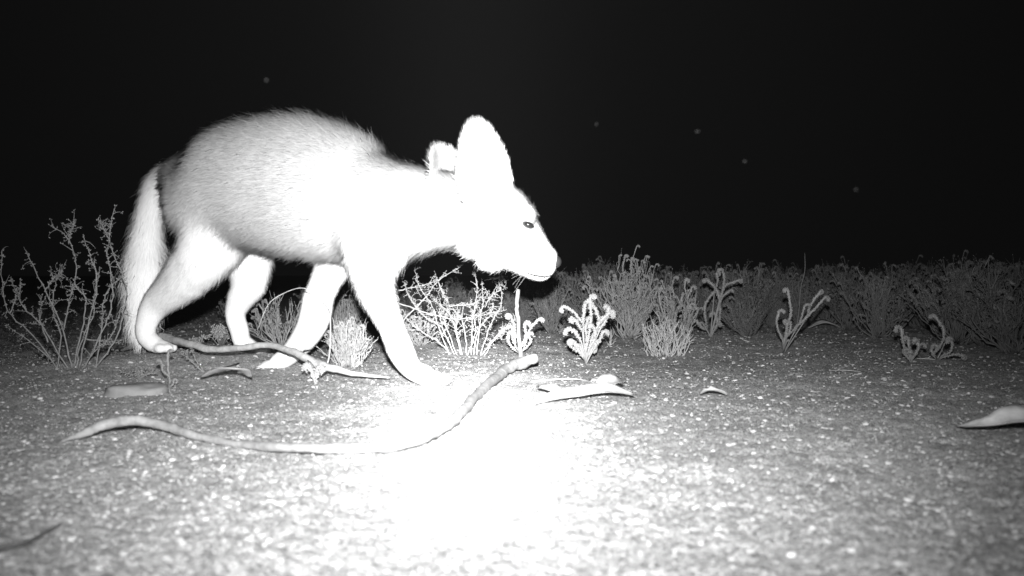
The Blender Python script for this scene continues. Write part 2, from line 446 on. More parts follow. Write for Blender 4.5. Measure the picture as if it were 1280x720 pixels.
    sd = np.cross(d1, nr + rng.normal(0, .24, (n, 3))); sd /= np.linalg.norm(sd, axis=1)[:, None]
    wd = (0.0005 + 0.007 * ln)[:, None] * 0.8
    p0 = pt - nr * .001; p1 = p0 + d1 * ln[:, None] * .5; p2 = p1 + d2 * ln[:, None] * .5
    V = np.stack([p0 - sd * wd, p0 + sd * wd, p1 - sd * wd * .7, p1 + sd * wd * .7, p2], 1)
    base = (np.arange(n) * 5)[:, None]
    quads = base + np.array([0, 1, 3, 2]); tris = base + np.array([2, 3, 4])
    loops = np.concatenate([quads, tris], 1).reshape(-1)
    fm = bpy.data.meshes.new('fur'); fm.vertices.add(n * 5); fm.vertices.foreach_set('co', V.reshape(-1))
    fm.loops.add(len(loops)); fm.loops.foreach_set('vertex_index', loops.astype(np.int32))
    fm.polygons.add(2 * n)
    st = np.stack([np.arange(n) * 7, np.arange(n) * 7 + 4], 1).reshape(-1)
    fm.polygons.foreach_set('loop_start', st.astype(np.int32))
    fm.update(calc_edges=True); fm.validate()
    tn = tone(pt, nr) * rng.uniform(.85, 1.15, n)
    a2 = fm.attributes.new('coat', 'FLOAT', 'POINT'); a2.data.foreach_set('value', np.repeat(tn, 5))
    # shade the strands with the skin's own normal so they read as one coat
    fm.polygons.foreach_set('use_smooth', [True] * len(fm.polygons))
    nn = nr * 0.9 + d1 * 0.35; nn /= np.linalg.norm(nn, axis=1)[:, None]
    fm.normals_split_custom_set_from_vertices([tuple(q) for q in np.repeat(nn, 5, axis=0)])
    fm.materials.append(mcoat)
    fur = bpy.data.objects.new('fur', fm); C.objects.link(fur)
    root = empty('fox', (-0.5, 2.2, 0), 'pale long furred fox walking to the right with head lowered, overlit by the flash', 'fox')
    # eyes, nose, mouth
    def small(name, mt, c, r, sc=(1, 1, 1), rot=0):
        mb = MB(); nu, nv_ = 16, 10; vs = []; fs = []
        ca, sa = math.cos(rot), math.sin(rot)
        for i in range(nv_ + 1):
            th = math.pi * i / nv_
            for k in range(nu):
                a = 2 * math.pi * k / nu; x, z = math.sin(th) * math.cos(a) * r * sc[0], math.cos(th) * r * sc[2]
                vs.append(c + Vector((x * ca - z * sa, math.sin(th) * math.sin(a) * r * sc[1], x * sa + z * ca)))
        for i in range(nv_):
            for k in range(nu): fs.append((i * nu + k, (i + 1) * nu + k, (i + 1) * nu + (k + 1) % nu, i * nu + (k + 1) % nu))
        mb.add(vs, fs); return mb.build(name, mt)
    parts = [body, fur,
             small('eye', M['eye'], P(660, 281, 1.969), .0095, (1.3, 1, .7), -.35),
             small('eye', M['eye'], P(660, 281, 2.073), .0065, (1.3, 1, .7), -.35),
             small('nose', M['nose'], P(693, 327, 2.066), .0160, (.9, 1, .85))]
    mo = MB(); mo.tube([P(690, 344, 2.054), P(681, 346, 2.036), P(668, 344, 2.022), P(655, 340, 2.008)], [.0008, .0014, .0014, .0006], 6)
    parts.append(mo.build('mouth', M['nose']))
    for k in range(7):
        wk = MB(); q = P(678 - k * 3, 326 + (k % 3) * 5, 2.028 - .003 * k); d = Vector((-.55 + .06 * k, -.45, .12 - .1 * k)).normalized(); pts = [q]
        for j in range(6): pts.append(pts[-1] + (d + Vector((-.06 * j, 0, -.07 * j))) * .010)
        wk.tube(pts, [.00035 - .00004 * j for j in range(7)], 4); parts.append(wk.build('whisker', M['woolly']))
    for o in parts:
        o.parent = root; o.location = -Vector(root.location)
build_fox()

# ------------------------------------------------------------------ plants
def wob(pts, amp, seed):
    """a drawn path made slightly crooked"""
    rn = random.Random(seed); out = []
    for i, p in enumerate(pts):
        k = amp if 0 < i else 0
        out.append(Vector(p[:3]) + Vector((rn.gauss(0, k), rn.gauss(0, k), rn.gauss(0, k))))
    return out
def path(pix, Y, dY=0.0, sub=6, wobble=0.0008, ground=False, spread=0.02):
    """pixel polyline on a plant standing at distance Y; dY leans it away from or towards the lens"""
    n = len(pix); L0 = [P(px, py, Y + dY * i / max(n - 1, 1)) for i, (px, py) in enumerate(pix)]
    if ground: L0[0].z = min(L0[0].z, gh(L0[0].x, L0[0].y) - .004)
    sp = spline([tuple(p) for p in L0], sub)
    return wob(sp, wobble, int(pix[0][0] * 7 + pix[-1][1]))
def hook(end, d, r, side, curl=4.0, n=9):
    """shepherd's-crook tip"""
    d = d.normalized(); ax = side.normalized(); pts = []; p = end.copy(); step = r * curl / n * 1.0
    for i in range(n):
        d = Matrix.Rotation(curl / n * 1.05, 3, ax) @ d
        p = p + d * step * (1 - 0.55 * i / n); pts.append(p.copy())
    return pts
def fleshy_shoot(mb, pts, r, hooked=True, dens=1.0, hr=None):
    """a shoot packed with small fleshy leaves, its tip rolled over like a crook"""
    pts = [Vector(p) for p in pts]
    if hooked:
        d = pts[-1] - pts[-2]
        sx = 1 if d.x > 0 else -1
        side = Vector((frnd(-.4, .4), sx, frnd(-.2, .2)))
        side = Vector((0, 1, 0)) * sx + Vector((frnd(-.5, .5), 0, frnd(-.5, .5)))
        pts = pts + hook(pts[-1], d, hr or r * 2.1, side, frnd(2.4, 4.2))
    m = len(pts)
    rad = [r * (0.50 + 0.75 * min(1, i / (m * .7))) for i in range(m)]
    rad[-1] *= 1.0
    mb.tube(pts, [q * .62 for q in rad], 6, .15)
    Ltot = sum((pts[i + 1] - pts[i]).length for i in range(m - 1))
    n = int(Ltot / r * 9 * dens)
    for _ in range(n):
        i = random.randrange(m - 1); t = random.random(); p = pts[i].lerp(pts[i + 1], t)
        tg = (pts[i + 1] - pts[i]).normalized(); o = rdir(); o = (o - tg * o.dot(tg)).normalized()
        mb.leaflet(p + o * rad[i] * .35, o + tg * .55, r * frnd(.75, 1.25), r * frnd(.22, .36))

def curl_twiglets(mb, lf, pts, n, L, r, leaf=True):
    """small side twigs and rolled dry leaves along a branch"""
    m = len(pts)
    for _ in range(n):
        i = random.randrange(max(1, int(m * .3)), m - 1); p = pts[i]; tg = (pts[i + 1] - pts[i]).normalized()
        d = (tg * frnd(.2, .9) + rdir() * .8).normalized(); l = L * frnd(.4, 1.2); q = [p]; dd = d.copy(); ax = rdir(); cu = frnd(-.5, .5)
        for k in range(6):
            dd = (Matrix.Rotation(cu, 3, ax) @ dd); q.append(q[-1] + dd * l / 6)
        mb.tube(q, [r * (1 - .7 * k / 6) for k in range(7)], 5)
        if leaf:
            for k in range(random.randrange(2, 6)):
                lf.leaflet(q[random.randrange(2, 7)], rdir(), frnd(.003, .007), frnd(.0008, .0016))

def drawn_shrub(name, base, label, cat, stems, Y, r0, mt, lt, twl=.02, nt=8, dY=.06, group=None, leafy=True):
    """a shrub whose main stems follow those in the photograph; each stem is a part, its foliage a sub-part"""
    root = empty(name, base, label, cat, group); b = Vector(base)
    for si, st in enumerate(stems):
        pts = path(st, Y, frnd(-dY, dY), 5, .0010, ground=si < 3 or st[0][1] > 430)
        n = len(pts); mb = MB(); lf = MB()
        rad = [r0 * (1 - .62 * i / (n - 1)) * frnd(.9, 1.15) for i in range(n)]
        mb.tube(pts, rad, 6, .1)
        curl_twiglets(mb, lf, pts, nt, twl, r0 * .5, leafy)
        for i in range(2, n - 1, 3):
            mb.tube([pts[i] - Vector((0, 0, r0)), pts[i], pts[i] + Vector((0, 0, r0))], [r0 * .5, r0 * frnd(1.1, 1.7), r0 * .5], 6)
        if leafy:
            for _ in range(nt * 3):
                i = random.randrange(n // 3, n); lf.leaflet(pts[i], rdir() + Vector((0, 0, .4)), frnd(.004, .009), frnd(.0009, .002))
        so = mb.build('stem', mt, root, origin=b)
        if lf.v: lf.build('foliage', lt, so, origin=b)
    return root

def crook_plant(base, label, shoots, Y, r, mt, lt, dY=.03, extra=0, group=None, name='succulent_plant', spread=.04):
    """a small plant of fleshy crooked shoots: woody foot, one mesh per shoot"""
    root = empty(name, base, label, 'plant', group); b = Vector(base)
    for k, st in enumerate(shoots):
        pts = path(st, Y, frnd(-dY, dY), 5, .0006)
        f = MB(); foot = [Vector(base) + Vector((0, 0, -.004)), Vector(base).lerp(pts[0], .5) + rdir() * .001, pts[0], pts[min(2, len(pts) - 1)]]
        f.tube(foot, [r * .5, r * .42, r * .36, r * .3], 6, .12)
        so = f.build('stem', mt, root, origin=b)
        mb = MB(); fleshy_shoot(mb, pts, r * frnd(.85, 1.2), True, 1.5, r * frnd(1.2, 2.1)); mb.build('foliage', lt, so, origin=b)
    for _ in range(extra):
        a = frnd(0, 6.28); h = frnd(.02, .055); d = Vector((math.cos(a) * .8, math.sin(a) * .8, 1)).normalized()
        p0 = b + Vector((0, 0, .004)); pts = [p0 + d * h * t + Vector((0, 0, .01 * t * t)) for t in (0, .35, .7, 1)]
        f = MB(); f.tube(pts[:3], [r * .4, r * .35, r * .3], 5); so = f.build('stem', mt, root, origin=b)
        mb = MB(); fleshy_shoot(mb, pts[1:], r * .8); mb.build('foliage', lt, so, origin=b)
    return root

random.seed(5)
# large wiry shrub at the left edge
drawn_shrub('shrub', G(94, 468), 'tall wiry shrub of thin spreading stems at the left edge of the clearing', 'shrub', [
    [(91, 468), (78, 410), (57, 365), (38, 325), (36, 316)], [(78, 468), (42, 420), (10, 389), (2, 344), (2, 315)], [(78, 468), (55, 441), (9, 407)],
    [(87, 458), (52, 407), (26, 379), (26, 351)], [(92, 450), (104, 403), (106, 372), (94, 355), (95, 327), (83, 296), (62, 282)], [(86, 305), (88, 290), (94, 276)],
    [(111, 468), (139, 434), (153, 396), (158, 361), (146, 327), (137, 302), (139, 282), (144, 259)], [(137, 302), (130, 286), (121, 273)],
    [(104, 464), (128, 414), (141, 379), (137, 334), (132, 309)], [(98, 460), (112, 400), (122, 350), (112, 320), (104, 296)], [(80, 412), (86, 380), (92, 358)],
    [(108, 424), (130, 427), (149, 429)], [(100, 466), (118, 440), (140, 420), (150, 390)], [(60, 428), (50, 400), (52, 370)], [(70, 445), (76, 420), (66, 390), (70, 350), (80, 335)],
    [(96, 462), (100, 430), (116, 395), (118, 372), (124, 335)], [(56, 365), (66, 350), (78, 340)], [(12, 392), (20, 370), (14, 350)], [(120, 440), (128, 400), (132, 370), (152, 345)]],
    2.26, .0017, M['twig'], M['fleshy'], .03, 12)
# bush behind the near foreleg
drawn_shrub('shrub', G(588, 440), 'pale tangled bush of bare crossing twigs right behind the animal\'s planted front leg', 'shrub', [
    [(562, 439), (547, 406), (540, 383), (524, 357), (518, 334)], [(569, 439), (553, 410), (549, 386)], [(578, 430), (564, 397), (542, 374)],
    [(589, 432), (591, 399), (596, 366), (593, 329)], [(596, 432), (600, 399), (604, 377), (602, 350)], [(600, 436), (613, 406), (627, 379), (624, 350)],
    [(504, 401), (533, 370), (547, 352), (578, 331)], [(547, 352), (553, 364), (557, 376)], [(498, 379), (535, 392), (569, 399), (600, 394), (633, 388)],
    [(498, 363), (524, 358), (547, 351)], [(560, 383), (580, 381), (598, 380)], [(606, 384), (614, 370), (626, 362)], [(572, 438), (560, 415), (556, 398), (560, 385)],
    [(584, 436), (580, 410), (572, 392), (556, 380)], [(592, 438), (598, 412), (612, 395), (616, 380)], [(600, 440), (618, 425), (634, 410)], [(566, 440), (545, 425), (520, 410), (506, 395)],
    [(606, 350), (625, 347), (632, 352)], [(552, 408), (530, 395), (512, 372), (505, 352)], [(576, 440), (570, 412), (574, 388)], [(584, 440), (594, 415), (590, 390)], [(604, 438), (622, 418), (640, 404), (646, 396)]],
    2.84, .0019, M['pale_twig'], M['woolly'], .032, 16)
# upright stick plant with crooks
o = crook_plant(G(651, 443), 'upright pale stub stem with two curled leafy side shoots below the animal\'s chin', [
    [(644, 432), (643, 408), (638, 394)], [(655, 434), (662, 412), (673, 400)], [(650, 436), (657, 420), (656, 405)], [(644, 438), (636, 428), (635, 418)], [(654, 438), (663, 428), (661, 418)], [(646, 436), (640, 420), (641, 411)]],
    2.76, .0044, M['pale_twig'], M['woolly'], .02)
st = MB(); st.tube(path([(651, 443), (648, 403), (646, 383), (648, 361)], 2.76, 0, 5, .0008, True), .0054, 8, .12); st.build('stub', M['pale_twig'], o, origin=o.location)
# fuzzy crook plant
crook_plant(G(732, 454), 'brightest fuzzy plant of thick curled shoots standing alone right of the long stick\'s end', [
    [(731, 442), (738, 407), (738, 372)], [(729, 404), (716, 389), (706, 383)], [(728, 414), (722, 404), (716, 399)], [(727, 428), (720, 416), (714, 412)],
    [(729, 408), (729, 394), (732, 379)], [(746, 415), (749, 400), (743, 384)], [(738, 428), (749, 404), (762, 391)], [(750, 412), (758, 398), (761, 385)], [(742, 437), (750, 424), (753, 416)],
    [(734, 430), (732, 412), (734, 400)], [(736, 436), (744, 420), (742, 408)]],
    2.52, .0048, M['pale_twig'], M['woolly'], .02, 13)
# bare crooked plant right of the big bush
crook_plant(G(888, 421), 'forked plant with clubbed shoot tips beside the right flank of the tallest bush', [
    [(899, 405), (900, 383), (895, 361), (884, 350)], [(900, 372), (907, 357), (924, 350)], [(884, 412), (881, 383), (893, 364)], [(893, 414), (897, 403), (894, 393)],
    [(884, 412), (873, 406), (868, 388)], [(902, 370), (905, 352), (904, 339)], [(900, 380), (904, 370), (913, 363)], [(893, 364), (897, 352), (896, 342)]],
    3.5, .0050, M['twig'], M['fleshy'], .03, 4)
crook_plant(G(979, 441), 'lone forked plant with long curled arms in front of the dim shrubs right of centre', [
    [(978, 425), (971, 405), (974, 390)], [(981, 426), (985, 403), (989, 390), (985, 363)], [(984, 420), (998, 406), (1011, 394), (1031, 372)], [(1000, 403), (1003, 392), (1006, 382)],
    [(1009, 396), (1014, 380), (1025, 365)], [(979, 430), (984, 412), (982, 402)], [(980, 425), (987, 414), (988, 404)]],
    2.86, .0040, M['twig'], M['fleshy'], .02, 2)
crook_plant(G(1139, 454), 'left one of the small clubbed plants standing apart near the right side', [
    [(1137, 445), (1129, 430), (1127, 412)], [(1139, 446), (1136, 432), (1136, 424)], [(1141, 446), (1148, 436), (1147, 426)], [(1136, 448), (1131, 442), (1130, 438)]],
    2.5, .0046, M['twig'], M['fleshy'], .02, 1)
crook_plant(G(1172, 450), 'right one of the small clubbed plants near the right side, taller with a kinked shoot', [
    [(1166, 443), (1178, 428), (1179, 412), (1170, 397)], [(1176, 446), (1189, 438), (1190, 427)], [(1168, 446), (1164, 438), (1166, 432)], [(1178, 447), (1195, 443), (1204, 445)]],
    2.55, .0046, M['twig'], M['fleshy'], .02, 1)

# generic bushes: prototypes with crook-tipped shoots, then copies
def bush_meshes(seed, H, W, nst, crooks, fine, r=.0016, tipr=.0036, upright=0.0):
    """returns (stem mesh builder, foliage mesh builder) of a rounded shrub H high and W wide at the origin"""
    rn = random.Random(seed); random.seed(seed); mb = MB(); lf = MB()
    for k in range(nst):
        a = rn.uniform(0, 6.28); out = rn.random() ** .6 * W * .5; b0 = W * (.10 + .30 * upright) * rn.random(); a0 = a + rn.uniform(-.9, .9); p0 = Vector((math.cos(a0) * b0, math.sin(a0) * b0, -.006))
        h = H * math.sqrt(max(.05, 1 - (out / (W * .58)) ** 2)) * rn.uniform(.7, 1.02)
        top = Vector((math.cos(a) * out, math.sin(a) * out, h)); bow = rn.uniform(.2, .45) * (1 - upright)
        n = 9; pts = []; dr = Vector()
        for i in range(n):
            t = i / (n - 1); q = p0.lerp(top, t); q.z = h * (t ** (1 + bow)) if False else h * t
            e = t ** (1 - bow * .8); q.x = p0.x + (top.x - p0.x) * e; q.y = p0.y + (top.y - p0.y) * e
            if i: dr += Vector((rn.gauss(0, .0055), rn.gauss(0, .0055), rn.gauss(0, .003))) * (H / .2)
            q += dr; pts.append(q)
        mb.tube(pts, [r * (1.25 - .8 * i / (n - 1)) for i in range(n)], 5)
        for j in range(fine):
            i = rn.randrange(2, n - 1); d = ((pts[i + 1] - pts[i]).normalized() * .9 + rdir() * .55 + Vector((0, 0, .35))).normalized()
            l = H * rn.uniform(.12, .3); q = [pts[i]]; 
            for s_ in range(4):
                d = (d + rdir() * .28 + Vector((0, 0, .12))).normalized(); q.append(q[-1] + d * l / 4)
            mb.tube(q, [r * .6, r * .5, r * .42, r * .36, r * .25], 4)
            for s_ in range(3): lf.leaflet(q[rn.randrange(1, 5)], rdir() + d, tipr * rn.uniform(.8, 1.8), tipr * .28)
            if rn.random() < crooks * .35: fleshy_shoot(lf, q[2:], tipr * .75, True, .55)
        if rn.random() < crooks: fleshy_shoot(lf, pts[-rn.choice((3, 4, 5, 6)):], tipr * rn.uniform(.75, 1.2), rn.random() < .75, .8, tipr * rn.uniform(1.0, 2.0))
        for s_ in range(8): i = rn.randrange(3, n); lf.leaflet(pts[i] + rdir() * r, rdir() + Vector((0, 0, .5)), tipr * rn.uniform(.9, 2.2), tipr * .3)
    return mb, lf
def make_bush(name, loc, seed, H, W, nst, crooks, fine, mt, lt, label, group=None, sc=1.0, **kw):
    root = empty(name, loc, label, 'tuft' if name == 'grass_tuft' else 'shrub', group); mb, lf = bush_meshes(seed, H, W, nst, crooks, fine, **kw)
    mb.build('stem', mt, root); lf.build('foliage', lt, root); root.scale = (sc, sc, sc); return root
def hw(px_h, Y): return px_h * Y / FPX
Yb = 3.45
make_bush('shrub', G(786, 423), 21, hw(104, Yb), hw(100, Yb), 46, .75, 7, M['drybush'], M['fleshy'],
          'tallest rounded bush with crook-tipped shoots in the middle of the far shrubs', r=.0016, tipr=.0040)
make_bush('shrub', G(832, 445), 22, hw(52, 2.75), hw(82, 2.75), 60, .1, 4, M['pale_twig'], M['fleshy'],
          'low pale bush of dense upright bare stems in front of the tallest bush', r=.0013, tipr=.0026, upright=.7)
make_bush('shrub', G(846, 430), 23, hw(92, 3.2), hw(62, 3.2), 22, .95, 4, M['twig'], M['fleshy'],
          'curly tipped bush standing between the low pale bush and the forked clubbed plant', r=.0016, tipr=.0044)
make_bush('shrub', G(437, 458), 24, hw(60, 2.45), hw(70, 2.45), 70, .15, 4, M['pale_twig'], M['woolly'],
          'small dense pale bush of short upright twigs left of the animal\'s planted front leg', r=.0012, tipr=.0026, upright=.5)
make_bush('shrub', G(425, 428), 25, hw(72, 3.3), hw(90, 3.3), 40, .5, 6, M['drybush'], M['fleshy'],
          'dusky bush seen under the animal\'s belly behind the small dense pale bush', r=.0015, tipr=.0035)
make_bush('shrub', G(352, 436), 26, hw(66, 3.0), hw(70, 3.0), 26, .5, 6, M['drybush'], M['fleshy'],
          'twiggy bush seen between the animal\'s hind leg and lifted foreleg', r=.0014, tipr=.0034)
make_bush('shrub', G(527, 432), 27, hw(50, 3.1), hw(70, 3.1), 30, .6, 6, M['drybush'], M['woolly'],
          'low leafy bush just right of the planted front leg, under the tangled twigs', r=.0014, tipr=.0036)

def rosette(loc, label, n, r, spread, h, lt):
    root = empty('leafy_plant', loc, label, 'plant'); mb = MB(); lf = MB()
    for k in range(n):
        a = frnd(0, 6.28); q = Vector((math.cos(a), math.sin(a), 0)) * frnd(.1, 1) * spread
        pts = [Vector((0, 0, -.003)), q * .5 + Vector((0, 0, h * .5)), q + Vector((0, 0, h * frnd(.6, 1)))]
        mb.tube(pts, r * .25, 5)
        for _ in range(9):
            d = rdir(); lf.leaflet(pts[2] + d * r * frnd(.2, 2), d + Vector((0, 0, .3)), r * 1.5, r * .6)
            lf.leaflet(pts[1].lerp(pts[2], frnd(0, 1)) + rdir() * r, d, r * 1.3, r * .5)
    mb.build('stem', M['twig'], root); lf.build('foliage', lt, root); return root
random.seed(9)
rosette(G(276, 434), 'low plant of small round pale leaves seen between the animal\'s hind legs', 26, .0050, .065, .055, M['woolly'])
rosette(G(246, 440), 'tiny round-leaved sprig at the left foot of the low leafy plant', 8, .0045, .03, .03, M['fleshy'])
rosette(G(172, 474), 'row of tiny sprouts behind the flat pale slab on the left', 14, .0030, .035, .018, M['fleshy'])
crook_plant(G(213, 492), 'thin beaded seedling standing right of the flat pale slab', [
    [(212, 480), (210, 462), (210, 440)], [(210, 470), (203, 462), (202, 452)], [(212, 486), (216, 480), (218, 474)]], 1.96, .0026, M['twig'], M['fleshy'], .01)
drawn_shrub('fallen_twig', G(256, 462), 'small bundle of thin dead twigs leaning left of the animal\'s hind feet', 'twig', [
    [(257, 462), (240, 452), (222, 437)], [(256, 463), (238, 450), (232, 438)], [(257, 460), (245, 448), (239, 436)]], 2.2, .0011, M['twig'], M['fleshy'], .008, 4, .03)
crook_plant(G(393, 479), 'short pale prong with curled leaf stubs sticking up beside the arched dead branch', [
    [(393, 476), (390, 464), (386, 456)], [(394, 478), (397, 468), (396, 460)]], 2.03, .0050, M['pale_twig'], M['woolly'], .01)
random.seed(77)
make_bush('grass_tuft', G(715, 436), 31, .035, .05, 14, .1, 2, M['drybush'], M['fleshy'], 'tiny tuft left of the brightest fuzzy plant', r=.0010, tipr=.002)
make_bush('grass_tuft', G(762, 432), 32, .05, .04, 12, .0, 2, M['pale_twig'], M['fleshy'], 'small leaning tuft at the right foot of the brightest fuzzy plant', r=.0010, tipr=.002)
make_bush('grass_tuft', G(701, 416), 33, .05, .05, 14, .4, 2, M['drybush'], M['fleshy'], 'tiny far tuft behind and left of the brightest fuzzy plant', r=.0010, tipr=.002)

# shrubs of the dim background: five prototypes, then copies
protos = []
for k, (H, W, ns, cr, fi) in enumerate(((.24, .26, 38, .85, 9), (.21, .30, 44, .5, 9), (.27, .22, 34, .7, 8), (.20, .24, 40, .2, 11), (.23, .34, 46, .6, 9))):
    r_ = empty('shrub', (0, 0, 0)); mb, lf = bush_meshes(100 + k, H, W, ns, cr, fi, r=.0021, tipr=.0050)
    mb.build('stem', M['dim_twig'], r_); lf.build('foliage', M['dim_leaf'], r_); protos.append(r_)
rn = random.Random(12)
spots = []
# front row of the dim bank, then deeper rows
for (px, py, s) in ((655, 405, .62), (688, 409, .7), (715, 410, .8), (748, 412, .85), (918, 409, .85), (940, 412, .85), (962, 409, .8), (1000, 407, .8), (1060, 412, .95), (1092, 411, .95), (1118, 415, .95), (1152, 410, 1.05),
                    (1186, 413, .9), (1218, 420, 1.15), (1245, 414, 1.1), (1272, 424, 1.1), (1035, 406, .8), (980, 404, .8), (1205, 408, 1.1), (1196, 430, 1.1), (1232, 434, 1.0), (1266, 442, 1.05), (1098, 422, .9), (1215, 412, 1.3), (690, 417, .7), (935, 420, .7)):
    spots.append((px, py, s))
for row, (py, cnt) in enumerate(((403, 20), (396, 20), (389, 19), (381, 17), (373, 14))):
    for i in range(cnt):
        px = 632 + (i + rn.uniform(.1, .9)) / cnt * 680
        spots.append((px, py + rn.uniform(-3, 3), rn.uniform(.8, 1.15)))
for (px, py, s) in ((300, 408, .8), (395, 404, .9), (455, 402, .85), (500, 405, .85), (540, 404, .8), (585, 403, .85), (620, 402, .8), (565, 392, .9), (605, 388, .9), (520, 390, .9)):
    spots.append((px, py, s * .8))
used = set()
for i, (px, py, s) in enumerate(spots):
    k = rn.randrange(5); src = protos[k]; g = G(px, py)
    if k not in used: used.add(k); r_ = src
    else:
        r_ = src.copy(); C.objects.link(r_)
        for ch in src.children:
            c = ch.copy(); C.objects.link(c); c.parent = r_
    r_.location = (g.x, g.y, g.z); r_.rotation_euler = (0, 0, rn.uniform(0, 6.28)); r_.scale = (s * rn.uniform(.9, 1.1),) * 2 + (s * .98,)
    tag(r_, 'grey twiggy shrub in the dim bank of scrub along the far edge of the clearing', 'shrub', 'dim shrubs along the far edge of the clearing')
for k in range(5):
    if k not in used:
        for ch in list(protos[k].children): bpy.data.objects.remove(ch)
        bpy.data.objects.remove(protos[k])
# thin seed stalk above the bank
st = MB(); st.tube(path([(1000, 392), (1000, 365), (1006, 345), (1006, 318)], 4.2, 0, 5, .002, False), [.0018] * 16, 5)
q = G(1000, 412); 
# ------------------------------------------------------------------ sticks, leaves, bark on the ground
def stick(name, label, rows, mt, cat='branch', n=10, jit=.10, side=None):
    """rows: px, py, Y, radius (m); thickness, knots and real distance of a dead stick"""
    sp = spline([(*P(a, b, c), r) for (a, b, c, r) in rows], 8); mb = MB()
    pts = [Vector(s[:3]) + (noise.noise_vector(Vector(s[:3]) * 18) * .30 + noise.noise_vector(Vector(s[:3]) * 45) * .2) * s[3] for s in sp]
    rad = [max(.0004, s[3] * (1 + .16 * noise.noise(Vector(s[:3]) * 37) + .22 * max(0, noise.noise(Vector(s[:3]) * 12)))) for s in sp]
    mb.tube(pts, rad, n, jit)
    for (a, b, c, r, e) in (side or []):
        mb.tube([P(*a), P(*b), P(*c)], [r, r * .8, e], 7, jit)
    return tag(mb.build(name, mt, origin=Vector((pts[0].x, pts[0].y, 0))), label, cat)
stick('dead_branch', 'long pale curved stick sweeping across the bare ground in the foreground', [
    (76, 552, 1.350, .0012), (105, 541, 1.355, .0048), (135, 530, 1.37, .0066), (165, 525, 1.39, .0074), (200, 531, 1.385, .0066), (240, 543, 1.35, .0056), (290, 554, 1.31, .0044),
    (345, 558, 1.260, .0050), (400, 561, 1.235, .0054), (455, 560, 1.235, .0056), (500, 556, 1.255, .0058), (540, 543, 1.335, .0064), (572, 520, 1.50, .0078), (600, 490, 1.84, .0090),
    (628, 466, 2.12, .0105), (650, 454, 2.22, .0118), (669, 449, 2.25, .0105)], mat('sun bleached bark', 0.20, .85, .35, 70, .0012, 160), n=12)
stick('dead_branch', 'arched dark dead branch lying behind the animal\'s feet on the left', [
    (150, 438, 2.62, .003), (175, 431, 2.5, .0075), (202, 421, 2.40, .0085), (228, 428, 2.30, .008), (262, 436, 2.24, .0070), (300, 435, 2.20, .0065), (338, 432, 2.17, .0062), (362, 438, 2.13, .0070),
    (385, 449, 2.10, .0082), (405, 458, 2.08, .0080), (430, 464, 2.07, .0062), (460, 469, 2.07, .004), (487, 472, 2.06, .0015)], M['bark'], n=12,
    side=[((386, 450, 2.10), (391, 463, 2.07), (395, 480, 2.03), .0055, .003), ((372, 443, 2.12), (380, 436, 2.12), (390, 434, 2.12), .003, .001)])
stick('dead_twig', 'thin looped twig arching over the animal\'s lifted forefoot', [
    (322, 412, 2.05, .0005), (334, 383, 2.05, .0007), (350, 369, 2.05, .0008), (376, 360, 2.05, .0008), (396, 369, 2.06, .0009), (411, 385, 2.07, .0010), (413, 412, 2.08, .0015), (412, 442, 2.09, .0016), (408, 458, 2.09, .0018)], M['bark'], 'twig', 6)
stick('dead_twig', 'dark thin twig curving in from the bottom left corner', [
    (-20, 690, .81, .001), (0, 686, .82, .0016), (28, 679, .838, .0016), (50, 669, .865, .0014), (76, 654, .905, .0006)], mat('dark twig', .09, .9, .2), 'twig', 6)
stick('dead_twig', 'straight pale twig lying beyond the shed bark strip', [
    (664, 477, 2.085, .0012), (700, 474, 2.115, .0016), (722, 474, 2.115, .0014), (742, 478, 2.07, .0006)], M['pale_twig'], 'twig', 6)
stick('dead_twig', 'thin straight twig on the ground left of the right side plants', [
    (1036, 463, 2.315, .0007), (1062, 463, 2.32, .0010), (1092, 467, 2.25, .0006)], M['pale_twig'], 'twig', 6)
stick('dead_twig', 'thin twig leaning between the two small clubbed plants at right', [
    (1146, 448, 2.60, .0010), (1165, 449, 2.59, .0012), (1190, 452, 2.54, .0009)], M['pale_twig'], 'twig', 6)
stick('dead_twig', 'slender upright seed stalk poking above the dim shrubs right of centre', [
    (996, 409, 4.10, .0022), (999, 385, 4.10, .0020), (1001, 360, 4.10, .0018), (1006, 338, 4.1, .0016), (1006, 316, 4.1, .0008)], M['twig'], 'stalk', 6)
stick('dead_twig', 'fine twig lying left of the flat leaf under the animal', [
    (255, 462, 2.35, .0010), (285, 460, 2.36, .0016), (300, 462, 2.34, .0010)], M['bark'], 'twig', 6)

